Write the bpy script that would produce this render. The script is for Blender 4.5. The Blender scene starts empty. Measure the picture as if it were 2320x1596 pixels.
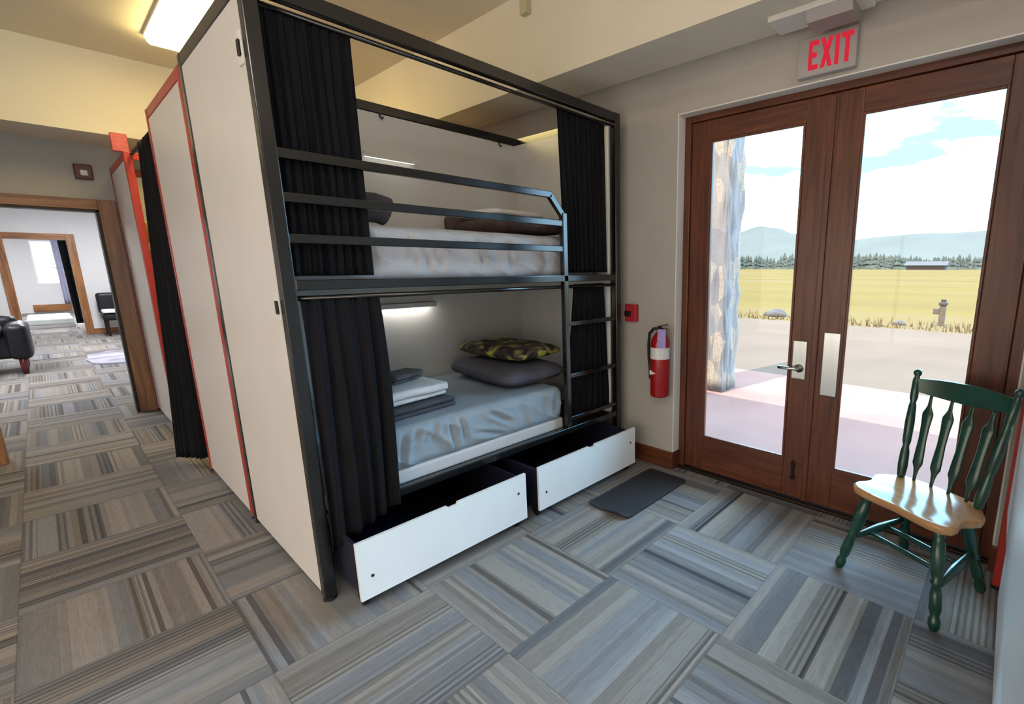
import bpy, bmesh, math, random
from mathutils import Vector, Matrix, noise
C = bpy.context.scene.collection
PI = math.pi
rnd = random.Random(7)

# ------------------------------------------------------------------ materials
def nodes(name):
    m = bpy.data.materials.new(name); m.use_nodes = True
    nt = m.node_tree
    return m, nt, nt.nodes, nt.links, nt.nodes['Principled BSDF']
def simple(name, col, rough=.5, metal=0., var=.06, scale=8., bump=0., bscale=60., spec=.5, sheen=0., stretch=None):
    m, nt, N, L, b = nodes(name)
    b.inputs['Roughness'].default_value = rough; b.inputs['Metallic'].default_value = metal
    b.inputs['Specular IOR Level'].default_value = spec
    if sheen: b.inputs['Sheen Weight'].default_value = sheen
    tc = N.new('ShaderNodeTexCoord'); src = tc.outputs['Object']
    if stretch:
        mp = N.new('ShaderNodeMapping'); mp.inputs['Scale'].default_value = stretch
        L.new(src, mp.inputs['Vector']); src = mp.outputs['Vector']
    nz = N.new('ShaderNodeTexNoise'); nz.inputs['Scale'].default_value = scale; nz.inputs['Detail'].default_value = 3
    L.new(src, nz.inputs['Vector'])
    cr = N.new('ShaderNodeValToRGB')
    cr.color_ramp.elements[0].position = .3; cr.color_ramp.elements[1].position = .7
    cr.color_ramp.elements[0].color = (*[c*(1-var) for c in col], 1)
    cr.color_ramp.elements[1].color = (*[min(1, c*(1+var)) for c in col], 1)
    L.new(nz.outputs['Fac'], cr.inputs['Fac']); L.new(cr.outputs['Color'], b.inputs['Base Color'])
    if bump:
        n2 = N.new('ShaderNodeTexNoise'); n2.inputs['Scale'].default_value = bscale; n2.inputs['Detail'].default_value = 2
        L.new(src, n2.inputs['Vector'])
        bp = N.new('ShaderNodeBump'); bp.inputs['Strength'].default_value = bump; bp.inputs['Distance'].default_value = .01
        L.new(n2.outputs['Fac'], bp.inputs['Height']); L.new(bp.outputs['Normal'], b.inputs['Normal'])
    return m
def emit(name, col, s):
    m = bpy.data.materials.new(name); m.use_nodes = True
    nt = m.node_tree; nt.nodes.clear()
    e = nt.nodes.new('ShaderNodeEmission'); o = nt.nodes.new('ShaderNodeOutputMaterial')
    e.inputs['Color'].default_value = (*col, 1); e.inputs['Strength'].default_value = s
    nt.links.new(e.outputs[0], o.inputs[0]); return m
def wood(name, dark, light, axis='z', scale=1., rough=.38):
    m, nt, N, L, b = nodes(name)
    tc = N.new('ShaderNodeTexCoord'); mp = N.new('ShaderNodeMapping')
    s = {'x': (1.2, 16, 16), 'y': (16, 1.2, 16), 'z': (16, 16, 1.2)}[axis]
    mp.inputs['Scale'].default_value = [v*scale for v in s]
    L.new(tc.outputs['Object'], mp.inputs['Vector'])
    nz = N.new('ShaderNodeTexNoise'); nz.inputs['Scale'].default_value = 2.2; nz.inputs['Detail'].default_value = 6; nz.inputs['Distortion'].default_value = .6
    L.new(mp.outputs['Vector'], nz.inputs['Vector'])
    cr = N.new('ShaderNodeValToRGB'); cr.color_ramp.elements[0].position = .3; cr.color_ramp.elements[1].position = .72
    cr.color_ramp.elements[0].color = (*dark, 1); cr.color_ramp.elements[1].color = (*light, 1)
    L.new(nz.outputs['Fac'], cr.inputs['Fac']); L.new(cr.outputs['Color'], b.inputs['Base Color'])
    b.inputs['Roughness'].default_value = rough
    return m

M = {}
M['wall'] = simple('wall_paint', (.45, .42, .375), .75, var=.03, scale=3, bump=.08, bscale=140)
M['reveal_daylit'] = simple('reveal_painted_daylight', (.80, .78, .75), .6, var=.02, scale=3)  # paler than the wall: daylight on the door jamb put into the colour
M['ceil'] = simple('ceiling_paint', (.76, .70, .58), .85, var=.03, scale=2, bump=.05)
M['farwall'] = simple('far_room_paint', (.72, .72, .73), .8, var=.02, scale=3)
M['wood_z'] = wood('door_wood_upright', (.065, .017, .008), (.165, .050, .022), 'z')
M['wood_y'] = wood('door_wood_rail', (.065, .017, .008), (.165, .050, .022), 'y')
M['wood_x'] = wood('trim_wood', (.12, .04, .015), (.28, .10, .035), 'x')
M['pine_z'] = wood('pine_casing_upright', (.16, .06, .018), (.42, .18, .055), 'z', .7)
M['pine_x'] = wood('pine_casing_head', (.16, .06, .018), (.42, .18, .055), 'x', .7)
M['black'] = simple('black_powder_coat', (.006, .006, .007), .2, var=.2, scale=20, spec=.9)
M['blackmatte'] = simple('black_board', (.008, .008, .01), .6, var=.2)
M['ribblue'] = simple('dark_drawer_side', (.012, .013, .03), .5, var=.4, scale=30, stretch=(.2, .2, 5))
M['red'] = simple('red_powder_coat', (.42, .035, .02), .35, var=.1, scale=15)
M['darkred'] = simple('dark_red_paint', (.10, .006, .008), .35, var=.15)
M['panel'] = simple('cream_panel', (.70, .665, .645), .38, var=.03, scale=2.5)
M['panelin'] = simple('white_laminate_panel', (.72, .71, .68), .28, var=.03, scale=2.5)
M['white'] = simple('white_laminate', (.86, .87, .87), .35, var=.02, scale=4)
M['board'] = simple('mattress_border', (.62, .60, .60), .6, var=.05)
M['curtain'] = simple('black_curtain_cloth', (.0035, .0035, .0052), .8, var=.3, scale=6, sheen=.0, spec=.25, bump=.1, bscale=200)
M['sheet'] = simple('grey_blue_sheet', (.31, .37, .42), .8, var=.05, scale=5, bump=.15, bscale=14)
M['sheetup'] = simple('pale_grey_sheet', (.62, .62, .65), .8, var=.05, scale=5, bump=.15, bscale=14)
M['pillow'] = simple('dark_grey_pillow', (.085, .08, .10), .8, var=.15, scale=9)
M['brown'] = simple('dark_brown_bedding', (.08, .05, .05), .8, var=.4, scale=14)
M['towel'] = simple('white_towel', (.85, .83, .82), .9, var=.04, scale=20, bump=.5, bscale=180)
M['darkcloth'] = simple('dark_blanket', (.07, .065, .08), .9, var=.2, scale=12)
M['greycloth'] = simple('grey_wash_cloth', (.10, .095, .10), .9, var=.3, scale=18)
M['steel'] = simple('brushed_steel', (.62, .66, .68), .3, 1., var=.06, scale=20, stretch=(1, 1, .1))
M['chrome'] = simple('chrome', (.75, .74, .72), .15, 1., var=.03)
M['bronze'] = simple('dark_bronze', (.03, .018, .012), .4, .6)
M['green'] = simple('green_chair_paint', (.006, .052, .034), .25, var=.25, scale=9, spec=.7)
M['seat'] = wood('honey_seat_wood', (.40, .19, .075), (.62, .36, .17), 'y', .5, .16)
M['mat'] = simple('black_rubber_mat', (.02, .021, .027), .55, var=.2, scale=30, bump=.4, bscale=300)
M['redext'] = simple('red_cylinder_paint', (.34, .008, .008), .2, var=.06, spec=.7)
M['alarmred'] = simple('alarm_red', (.42, .02, .035), .35, var=.05)
M['plastic'] = simple('white_plastic', (.74, .72, .68), .4, var=.03)
M['signplastic'] = simple('sign_plastic', (.40, .385, .375), .4, var=.03)
M['greyplastic'] = simple('grey_plastic', (.34, .31, .30), .4, var=.05)
M['label'] = simple('white_label', (.75, .73, .70), .5, var=.12, scale=60)
M['purple'] = simple('lavender_tag', (.38, .28, .62), .5, var=.1, scale=30)
M['exitred'] = emit('exit_red_glow', (.85, .03, .06), .75)
M['redbox'] = simple('red_sign_box', (.55, .10, .10), .4, var=.15, scale=40)
M['leather'] = simple('black_leather', (.008, .008, .013), .42, var=.2, scale=8, bump=.2, bscale=40, spec=.4)
M['rug'] = simple('pale_hide', (.36, .36, .44), .9, var=.5, scale=2)
M['teal'] = simple('teal_blanket', (.08, .45, .32), .8, var=.3, scale=6)
M['pale'] = simple('pale_linen', (.8, .88, .84), .8, var=.06)
M['yellow'] = simple('yellow_blanket', (.75, .52, .08), .8, var=.2)
M['lav'] = simple('lavender_sheet', (.36, .36, .50), .8, var=.06)
M['porch'] = simple('porch_concrete', (.142, .083, .072), .9, var=.08, scale=1.5, spec=0.)
M['gravel'] = simple('gravel', (.078, .058, .046), 1., var=.06, scale=.9, spec=0.)
M['rock'] = simple('dark_rock', (.022, .018, .016), .9, var=.2)
M['post'] = simple('weathered_post', (.055, .042, .035), .9, var=.2, scale=9)
M['tree'] = simple('pine_green', (.017, .026, .022), .9, var=.4, scale=.2)
M['trees2'] = simple('bare_trunk', (.2, .15, .1), .9)
M['barn'] = simple('barn_boards', (.02, .016, .018), .9, var=.2, scale=.3)
M['greenbox'] = simple('pale_conduit_paint', (.50, .48, .30), .6, var=.04)
M['dark'] = simple('black_gap', (.004, .004, .005), .7, var=.1)

def mat_patterned():
    m, nt, N, L, b = nodes('yellow_black_print')
    tc = N.new('ShaderNodeTexCoord'); nz = N.new('ShaderNodeTexNoise'); nz.inputs['Scale'].default_value = 9; nz.inputs['Detail'].default_value = 1; nz.inputs['Distortion'].default_value = 1.2
    L.new(tc.outputs['Object'], nz.inputs['Vector'])
    cr = N.new('ShaderNodeValToRGB'); e = cr.color_ramp.elements
    e[0].position = .40; e[0].color = (.02, .015, .02, 1); e[1].position = .64; e[1].color = (.45, .42, .06, 1)
    k = e.new(.52); k.color = (.12, .085, .05, 1); k = e.new(.585); k.color = (.22, .19, .08, 1)
    L.new(nz.outputs['Fac'], cr.inputs['Fac']); L.new(cr.outputs['Color'], b.inputs['Base Color']); b.inputs['Roughness'].default_value = .85
    return m
M['print'] = mat_patterned()

def mat_carpet():
    m, nt, N, L, b = nodes('carpet_tiles')
    T = .61
    def math_(op, a, c=None):
        n = N.new('ShaderNodeMath'); n.operation = op
        for i, v in ((0, a), (1, c)):
            if v is None: continue
            if isinstance(v, (int, float)): n.inputs[i].default_value = v
            else: L.new(v, n.inputs[i])
        return n.outputs[0]
    def mixf(f, a, c):   # a*(1-f)+c*f
        return math_('ADD', math_('MULTIPLY', a, math_('SUBTRACT', 1., f)), math_('MULTIPLY', c, f))
    tc = N.new('ShaderNodeTexCoord'); sx = N.new('ShaderNodeSeparateXYZ'); L.new(tc.outputs['Object'], sx.inputs[0])
    u = math_('DIVIDE', math_('SUBTRACT', sx.outputs[0], .335), T); v = math_('DIVIDE', math_('SUBTRACT', sx.outputs[1], 2.595), T)
    iu = math_('FLOOR', u); iv = math_('FLOOR', v)
    fu = math_('SUBTRACT', u, iu); fv = math_('SUBTRACT', v, iv)
    par = math_('FLOORED_MODULO', math_('ADD', iu, iv), 2.)
    s = mixf(par, fv, fu); t = mixf(par, fu, fv)
    tile = math_('ADD', math_('MULTIPLY', iu, 17.31), math_('MULTIPLY', iv, 41.73))
    def white(val):
        n = N.new('ShaderNodeTexWhiteNoise'); n.noise_dimensions = '1D'; L.new(val, n.inputs['W']); return n.outputs['Value']
    def vor(freq, off):
        n = N.new('ShaderNodeTexVoronoi'); n.voronoi_dimensions = '1D'; n.inputs['Scale'].default_value = 1.
        L.new(math_('ADD', math_('MULTIPLY', s, freq), math_('MULTIPLY', white(tile), 900. + off)), n.inputs['W'])
        sp = N.new('ShaderNodeSeparateColor'); L.new(n.outputs['Color'], sp.inputs[0]); return sp
    big = vor(9., 0); fine = vor(26., 300)
    def ramp(fac, stops, const=True):
        cr = N.new('ShaderNodeValToRGB'); cr.color_ramp.interpolation = 'CONSTANT' if const else 'LINEAR'
        e = cr.color_ramp.elements
        while len(e) < len(stops): e.new(.5)
        for k, (p, c) in enumerate(stops): e[k].position = p; e[k].color = (*c, 1)
        L.new(fac, cr.inputs['Fac']); return cr.outputs['Color']
    c1 = ramp(big.outputs[0], [(0, (.275, .25, .23)), (.2, (.235, .21, .188)), (.36, (.30, .275, .25)), (.52, (.195, .19, .19)), (.62, (.262, .26, .268)), (.76, (.222, .22, .228)), (.92, (.145, .145, .152))])
    c2 = ramp(fine.outputs[0], [(0, (1, 1, 1)), (.3, (.88, .88, .88)), (.6, (1.1, 1.08, 1.05)), (.84, (.72, .70, .68)), (.94, (.42, .40, .40))])
    mx = N.new('ShaderNodeMix'); mx.data_type = 'RGBA'; mx.blend_type = 'MULTIPLY'; mx.inputs['Factor'].default_value = 1.
    L.new(c1, mx.inputs['A']); L.new(c2, mx.inputs['B'])
    # corded bands: fine dark ribs in some of the wide stripes
    rib = math_('GREATER_THAN', math_('SINE', math_('MULTIPLY', s, 2*PI*24.)), .1)
    sel = math_('GREATER_THAN', big.outputs[1], .80)
    k = math_('SUBTRACT', 1., math_('MULTIPLY', math_('MULTIPLY', rib, sel), .42))
    # heathered yarn streaks along the stripe
    nz = N.new('ShaderNodeTexNoise'); nz.inputs['Scale'].default_value = 1.; nz.inputs['Detail'].default_value = 3
    cv = N.new('ShaderNodeCombineXYZ'); L.new(math_('MULTIPLY', s, 130.), cv.inputs[0]); L.new(math_('MULTIPLY', t, 9.), cv.inputs[1]); L.new(tile, cv.inputs[2])
    L.new(cv.outputs[0], nz.inputs['Vector'])
    k2 = math_('ADD', .65, math_('MULTIPLY', nz.outputs['Fac'], .56))
    # seam
    ed = math_('MINIMUM', math_('MINIMUM', fu, math_('SUBTRACT', 1., fu)), math_('MINIMUM', fv, math_('SUBTRACT', 1., fv)))
    seam = math_('ADD', .75, math_('MULTIPLY', math_('GREATER_THAN', ed, .004), .25))
    tot = math_('MULTIPLY', math_('MULTIPLY', k, k2), seam)
    sc = N.new('ShaderNodeVectorMath'); sc.operation = 'SCALE'; L.new(mx.outputs['Result'], sc.inputs[0]); L.new(tot, sc.inputs['Scale'])
    L.new(sc.outputs[0], b.inputs['Base Color'])
    b.inputs['Roughness'].default_value = .92; b.inputs['Specular IOR Level'].default_value = .3
    bp = N.new('ShaderNodeBump'); bp.inputs['Strength'].default_value = .25; bp.inputs['Distance'].default_value = .004
    L.new(tot, bp.inputs['Height']); L.new(bp.outputs['Normal'], b.inputs['Normal'])
    return m
M['carpet'] = mat_carpet()

def mat_stone():
    m, nt, N, L, b = nodes('column_stone')
    tc = N.new('ShaderNodeTexCoord'); mp = N.new('ShaderNodeMapping'); mp.inputs['Scale'].default_value = (7, 7, 3.2)
    L.new(tc.outputs['Object'], mp.inputs['Vector'])
    vo = N.new('ShaderNodeTexVoronoi'); vo.inputs['Scale'].default_value = 1.; L.new(mp.outputs[0], vo.inputs['Vector'])
    sp = N.new('ShaderNodeSeparateColor'); L.new(vo.outputs['Color'], sp.inputs[0])
    cr = N.new('ShaderNodeValToRGB'); e = cr.color_ramp.elements
    e[0].color = (.11, .10, .11, 1); e[1].color = (.23,.18,.15,1)
    for p, c in ((.3, (.16, .135, .125, 1)), (.55, (.13, .13, .145, 1)), (.75, (.25, .19, .14, 1))):
        k = e.new(p); k.color = c
    L.new(sp.outputs[0], cr.inputs['Fac'])
    v2 = N.new('ShaderNodeTexVoronoi'); v2.feature = 'DISTANCE_TO_EDGE'; L.new(mp.outputs[0], v2.inputs['Vector'])
    gr = N.new('ShaderNodeMath'); gr.operation = 'GREATER_THAN'; gr.inputs[1].default_value = .045; L.new(v2.outputs[0], gr.inputs[0])
    mx = N.new('ShaderNodeMix'); mx.data_type = 'RGBA'; mx.inputs['A'].default_value = (.14, .12, .105, 1)
    L.new(gr.outputs[0], mx.inputs['Factor']); L.new(cr.outputs[0], mx.inputs['B']); L.new(mx.outputs['Result'], b.inputs['Base Color'])
    b.inputs['Roughness'].default_value = .9
    return m
M['stone'] = mat_stone()

def mat_meadow():
    m, nt, N, L, b = nodes('dry_meadow')
    tc = N.new('ShaderNodeTexCoord'); mp = N.new('ShaderNodeMapping'); mp.inputs['Scale'].default_value = (.035, .008, 1)
    L.new(tc.outputs['Object'], mp.inputs['Vector'])
    nz = N.new('ShaderNodeTexNoise'); nz.inputs['Scale'].default_value = 3.; nz.inputs['Detail'].default_value = 6; L.new(mp.outputs[0], nz.inputs['Vector'])
    cr = N.new('ShaderNodeValToRGB'); e = cr.color_ramp.elements
    e[0].position = .3; e[0].color = (.064, .047, .022, 1); e[1].position = .7; e[1].color = (.080, .057, .036, 1)
    k = e.new(.5); k.color = (.077, .056, .021, 1)
    L.new(nz.outputs['Fac'], cr.inputs['Fac']); L.new(cr.outputs[0], b.inputs['Base Color']); b.inputs['Roughness'].default_value = 1.; b.inputs['Specular IOR Level'].default_value = 0.
    return m
M['meadow'] = mat_meadow()
M['hill'] = simple('hazy_hill', (.056, .062, .060), 1., var=.06, scale=.01, spec=0.)

def mat_glass():
    m = bpy.data.materials.new('window_glass'); m.use_nodes = True
    nt = m.node_tree; nt.nodes.clear(); N = nt.nodes; L = nt.links
    tr = N.new('ShaderNodeBsdfTransparent'); tr.inputs[0].default_value = (.96, .975, .97, 1)
    gl = N.new('ShaderNodeBsdfGlossy'); gl.inputs['Roughness'].default_value = .02
    fr = N.new('ShaderNodeFresnel'); fr.inputs['IOR'].default_value = 1.25
    mx = N.new('ShaderNodeMixShader'); o = N.new('ShaderNodeOutputMaterial')
    L.new(fr.outputs[0], mx.inputs[0]); L.new(tr.outputs[0], mx.inputs[1]); L.new(gl.outputs[0], mx.inputs[2]); L.new(mx.outputs[0], o.inputs[0])
    return m
M['glass'] = mat_glass()
M['lamp'] = emit('warm_lamp_diffuser', (1., .79, .32), 28.)
M['lampfill'] = emit('added_fill_diffuser', (1., .95, .90), 18.)  # glow of the added room fill lights
M['readlampdim'] = emit('dim_reading_light', (1., .95, .86), 1.6)
M['readlamp'] = emit('reading_light_diffuser', (1., .95, .88), 9.)
M['lampfarfill'] = emit('added_far_fill_diffuser', (.98, .98, 1.), 30.)  # glow of the unseen fill lights in the far rooms

# ------------------------------------------------------------------ mesh helpers
def NB(): return bmesh.new()
def box(bm, x0, x1, y0, y1, z0, z1, bev=0., seg=2, rot=None, pivot=None):
    x0, x1 = min(x0, x1), max(x0, x1); y0, y1 = min(y0, y1), max(y0, y1); z0, z1 = min(z0, z1), max(z0, z1)
    r = bmesh.ops.create_cube(bm, size=1)
    vs = r['verts']
    for v in vs: v.co = Vector(((x0+x1)/2+v.co.x*(x1-x0), (y0+y1)/2+v.co.y*(y1-y0), (z0+z1)/2+v.co.z*(z1-z0)))
    if bev > 0:
        es = list({e for v in vs for e in v.link_edges})
        r2 = bmesh.ops.bevel(bm, geom=es, offset=min(bev, .45*min(x1-x0, y1-y0, z1-z0)), segments=seg, affect='EDGES', profile=.5)
    return bm
def bar(bm, p0, p1, w, h, bev=.004, up=(0, 0, 1)):
    p0 = Vector(p0); p1 = Vector(p1); d = (p1-p0); l = d.length; d.normalize()
    u = Vector(up); sx = d.cross(u).normalized(); uu = sx.cross(d).normalized()
    t = bmesh.new(); box(t, 0, l, -w/2, w/2, -h/2, h/2, bev)
    mt = Matrix(((d.x, sx.x, uu.x, p0.x), (d.y, sx.y, uu.y, p0.y), (d.z, sx.z, uu.z, p0.z), (0, 0, 0, 1)))
    bmesh.ops.transform(t, matrix=mt, verts=t.verts)
    me = bpy.data.meshes.new('tmp'); t.to_mesh(me); t.free(); bm.from_mesh(me); bpy.data.meshes.remove(me); return bm
def turned(bm, p0, p1, prof, seg=16, flat=1., flatdir=None):
    p0 = Vector(p0); p1 = Vector(p1); d = (p1-p0).normalized()
    a = Vector(flatdir) if flatdir else (Vector((1, 0, 0)) if abs(d.x) < .9 else Vector((0, 1, 0)))
    a = (a - d*a.dot(d)).normalized(); c = d.cross(a)
    rings = []
    for t, r in prof:
        o = p0.lerp(p1, t)
        rings.append([bm.verts.new(o + a*(r*flat*math.cos(2*PI*k/seg)) + c*(r*math.sin(2*PI*k/seg))) for k in range(seg)])
    for r0, r1 in zip(rings, rings[1:]):
        for k in range(seg): bm.faces.new((r0[k], r0[(k+1) % seg], r1[(k+1) % seg], r1[k]))
    bm.faces.new(rings[0][::-1]); bm.faces.new(rings[-1]); return bm
def tube(bm, pts, r, seg=10):
    pts = [Vector(p) for p in pts]; rings = []
    up = Vector((0, 0, 1))
    for i, p in enumerate(pts):
        d = (pts[min(i+1, len(pts)-1)]-pts[max(i-1, 0)]).normalized()
        a = d.cross(up if abs(d.z) < .95 else Vector((1, 0, 0))).normalized(); c = d.cross(a)
        rings.append([bm.verts.new(p+a*(r*math.cos(2*PI*k/seg))+c*(r*math.sin(2*PI*k/seg))) for k in range(seg)])
    for r0, r1 in zip(rings, rings[1:]):
        for k in range(seg): bm.faces.new((r0[k], r0[(k+1) % seg], r1[(k+1) % seg], r1[k]))
    bm.faces.new(rings[0][::-1]); bm.faces.new(rings[-1]); return bm
def prism(bm, poly, axis, a0, a1):
    """poly: 2-D points in the two other axes (order x,y,z without axis); extruded from a0 to a1"""
    def P(p, a):
        return {'x': (a, p[0], p[1]), 'y': (p[0], a, p[1]), 'z': (p[0], p[1], a)}[axis]
    A = [bm.verts.new(P(p, a0)) for p in poly]; B = [bm.verts.new(P(p, a1)) for p in poly]
    n = len(poly)
    bm.faces.new(A); bm.faces.new(B[::-1])
    for k in range(n): bm.faces.new((A[k], B[k], B[(k+1) % n], A[(k+1) % n]))
    return bm
def softbox(bm, c, size, r=.05, n=18, wr=0., ws=6., seed=0., puff=0., rotz=0.):
    """rounded cushion: a subdivided box with rounded edges, optional wrinkles (wr) and pillow taper (puff)"""
    t = bmesh.new(); bmesh.ops.create_cube(t, size=2)
    bmesh.ops.subdivide_edges(t, edges=t.edges[:], cuts=n, use_grid_fill=True)
    hx, hy, hz = [s/2 for s in size]
    for v in t.verts:
        p = v.co.copy()
        q = Vector((p.x*hx, p.y*hy, p.z*hz))
        rr = min(r, hx, hy, hz)
        core = Vector((max(-hx+rr, min(hx-rr, q.x)), max(-hy+rr, min(hy-rr, q.y)), max(-hz+rr, min(hz-rr, q.z))))
        d = q-core
        if d.length > 1e-9: q = core + d.normalized()*rr
        if puff:
            k = (1-abs(p.x)**3*puff)*(1-abs(p.y)**3*puff); q.z *= max(.12, k)
        if wr:
            w = noise.noise(Vector((q.x*ws+seed, q.y*ws, q.z*ws*.6))) + .5*noise.noise(Vector((q.x*ws*2.3+seed, q.y*ws*2.3, q.z*ws*1.4)))
            dn = (q-core*.9).normalized() if (q-core*.9).length > 1e-6 else Vector((0, 0, 1))
            q += dn*w*wr
        v.co = q
    mt = Matrix.Translation(Vector(c)) @ Matrix.Rotation(rotz, 4, 'Z')
    bmesh.ops.transform(t, matrix=mt, verts=t.verts)
    me = bpy.data.meshes.new('tmp'); t.to_mesh(me); t.free(); bm.from_mesh(me); bpy.data.meshes.remove(me); return bm
def folded(bm, c, w, d, layers, th, rotz=0., seed=0.):
    """a cloth folded back and forth: one serpentine strip with thickness, extruded across the width"""
    g = th*1.35; prof = []
    R = g/2
    for k in range(layers):
        z = th/2 + k*g
        xs = [-d/2+R, d/2-R]
        if k % 2: xs = xs[::-1]
        for i in range(9): prof.append((xs[0]+(xs[1]-xs[0])*i/8, z))
        if k < layers-1:
            sgn = 1 if k % 2 == 0 else -1
            for a in range(1, 6):
                an = -PI/2+PI*a/6; prof.append((xs[1]+sgn*R*math.cos(an), z+R+R*math.sin(an)))
    pts = [Vector((p[0], p[1])) for p in prof]; up = []; lo = []
    for i, p in enumerate(pts):
        t = (pts[min(i+1, len(pts)-1)]-pts[max(i-1, 0)]).normalized(); nn = Vector((-t.y, t.x))
        up.append(p+nn*th/2); lo.append(p-nn*th/2)
    loop = up+lo[::-1]; nw = 10; rows = []
    mt = Matrix.Translation(Vector(c)) @ Matrix.Rotation(rotz, 4, 'Z')
    for j in range(nw+1):
        x = -w/2+w*j/nw; row = []
        for p in loop:
            q = Vector((x+.006*noise.noise(Vector((p.x*6+seed, p.y*30, j*.7))), p.x+.008*noise.noise(Vector((x*7+seed, p.y*20, 3))), max(.001, p.y+.004*noise.noise(Vector((x*5, p.x*5, seed))))))
            row.append(bm.verts.new(mt @ q))
        rows.append(row)
    n = len(loop)
    for r0, r1 in zip(rows, rows[1:]):
        for k in range(n): bm.faces.new((r0[k], r1[k], r1[(k+1) % n], r0[(k+1) % n]))
    bm.faces.new(rows[0]); bm.faces.new(rows[-1][::-1]); return bm
def obj(name, bm, mat, parent=None, smooth=False, label=None, weighted=False):
    bmesh.ops.recalc_face_normals(bm, faces=bm.faces[:])
    me = bpy.data.meshes.new(name); bm.to_mesh(me); bm.free()
    o = bpy.data.objects.new(name, me); C.objects.link(o)
    me.materials.append(M[mat] if isinstance(mat, str) else mat)
    if smooth:
        me.polygons.foreach_set('use_smooth', [True]*len(me.polygons))
    if parent is not None:
        o.parent = parent
        if parent.type == 'EMPTY' and not parent.get('local'):
            o.location = -parent.location
    if label: o['label'] = label
    return o
def thing(name, label, cat, loc=(0, 0, 0), group=None, local=False, rotz=0.):
    o = bpy.data.objects.new(name, None); C.objects.link(o)
    o.location = loc; o.rotation_euler = (0, 0, rotz); o.empty_display_size = .1
    o['label'] = label; o['category'] = cat
    if group: o['group'] = group
    if local: o['local'] = 1
    return o
def tag(o, label, cat, group=None, kind=None):
    o['label'] = label; o['category'] = cat
    if group: o['group'] = group
    if kind: o['kind'] = kind
    return o
def struct(name, bm, mat, parent=None, smooth=False, label=None, cat=None):
    o = obj(name, bm, mat, parent, smooth)
    if parent is None: o['kind'] = 'structure'
    if label: o['label'] = label
    if cat: o['category'] = cat
    return o
def autosmooth(o, ang=35):
    me = o.data
    me.polygons.foreach_set('use_smooth', [True]*len(me.polygons))
    bm = bmesh.new(); bm.from_mesh(me)
    for e in bm.edges:
        if len(e.link_faces) == 2 and e.calc_face_angle(0) > math.radians(ang): e.smooth = False
    bm.to_mesh(me); bm.free(); return o

# ------------------------------------------------------------------ camera
H = 1.5
cam_d = bpy.data.cameras.new('camera'); cam = bpy.data.objects.new('camera', cam_d); C.objects.link(cam)
cam_d.sensor_fit = 'HORIZONTAL'; cam_d.sensor_width = 36.
cam_d.lens = 1064.97/2320*36.
cam_d.shift_x = (1160-1426.45)/2320; cam_d.shift_y = (814.85-798)/2320
cam_d.clip_start = .05; cam_d.clip_end = 6000
yaw = math.radians(38.8429); pit = math.radians(11.14825)
fw = Vector((math.cos(yaw)*math.cos(pit), math.sin(yaw)*math.cos(pit), -math.sin(pit)))
rt = Vector((math.sin(yaw), -math.cos(yaw), 0)); upv = rt.cross(fw)
cam.matrix_world = Matrix(((rt.x, upv.x, -fw.x, 0), (rt.y, upv.y, -fw.y, 0), (rt.z, upv.z, -fw.z, H), (0, 0, 0, 1)))
bpy.context.scene.camera = cam

# ------------------------------------------------------------------ the room
XW = 2.79       # face of the door wall
ZC, ZS = 3.305, 2.73
YH = 6.99       # hall wall
bm = NB(); box(bm, -3.6, 2.99, -4.1, 25.1, -.12, 0); struct('floor', bm, 'carpet')
# door wall: pieces around the doors and the daylight windows of the rooms beyond
bm = NB(); OY0, OY1, OZ = -.085, 1.838, 2.48
box(bm, XW, 2.99, OY1, 7.05, 0, 3.5); box(bm, XW, 2.99, -4.1, OY0, 0, 3.5); box(bm, XW, 2.99, OY0, OY1, OZ, 3.5)
struct('wall_right', bm, 'wall')
bm = NB(); box(bm, -3.6, -1.3, YH, YH+.12, 0, 3.5); box(bm, .47, 2.79, YH, YH+.12, 0, 3.5); box(bm, -1.3, .47, YH, YH+.12, 2.04, 3.5)
struct('wall_back', bm, 'wall')
def holed(name, axis, c0, c1, a0, a1, ho, z0, z1, ztop, mat):
    bm = NB(); cur = a0
    def put(p, q, zz0, zz1):
        if axis == 'x': box(bm, c0, c1, p, q, zz0, zz1)
        else: box(bm, p, q, c0, c1, zz0, zz1)
    for h0, h1 in ho:
        put(cur, h0, 0, ztop); put(h0, h1, 0, z0); put(h0, h1, z1, ztop); cur = h1
    put(cur, a1, 0, ztop)
    return struct(name, bm, mat)
def glazing(name, axis, c, p, q, z0, z1, nm):
    bm = NB(); w = .05
    def put(bm, a, b, zz0, zz1, t0=-.03, t1=.03, bev=.004):
        if axis == 'x': box(bm, c+t0, c+t1, a, b, zz0, zz1, bev)
        else: box(bm, a, b, c+t0, c+t1, zz0, zz1, bev)
    put(bm, p, q, z0, z0+w); put(bm, p, q, z1-w, z1)
    for k in range(nm+1):
        a = p+(q-p-w)*k/nm; put(bm, a, a+w, z0+w, z1-w)
    o = struct(name, bm, 'wood_z')
    for k in range(nm):
        a = p+(q-p-w)*k/nm+w; b = p+(q-p-w)*(k+1)/nm
        bm = NB(); put(bm, a, b, z0+w, z1-w, -.003, .003, 0); obj('window_pane', bm, 'glass', o)
holed('wall_left', 'x', -3.6, -3.48, -4.1, 7.1, [(-2.4, 4.2)], .12, 2.5, 3.5, 'wall'); glazing('fill_window_left', 'x', -3.54, -2.4, 4.2, .12, 2.5, 5)  # opening and window added out of view to light the room from the left
holed('wall_front', 'y', -4.1, -3.98, -3.48, XW, [(-3.0, .4)], .12, 2.5, 3.5, 'wall'); glazing('fill_window_front', 'y', -4.04, -3.0, .4, .12, 2.5, 3)  # another invented window, lets in fill daylight from behind the camera
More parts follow.
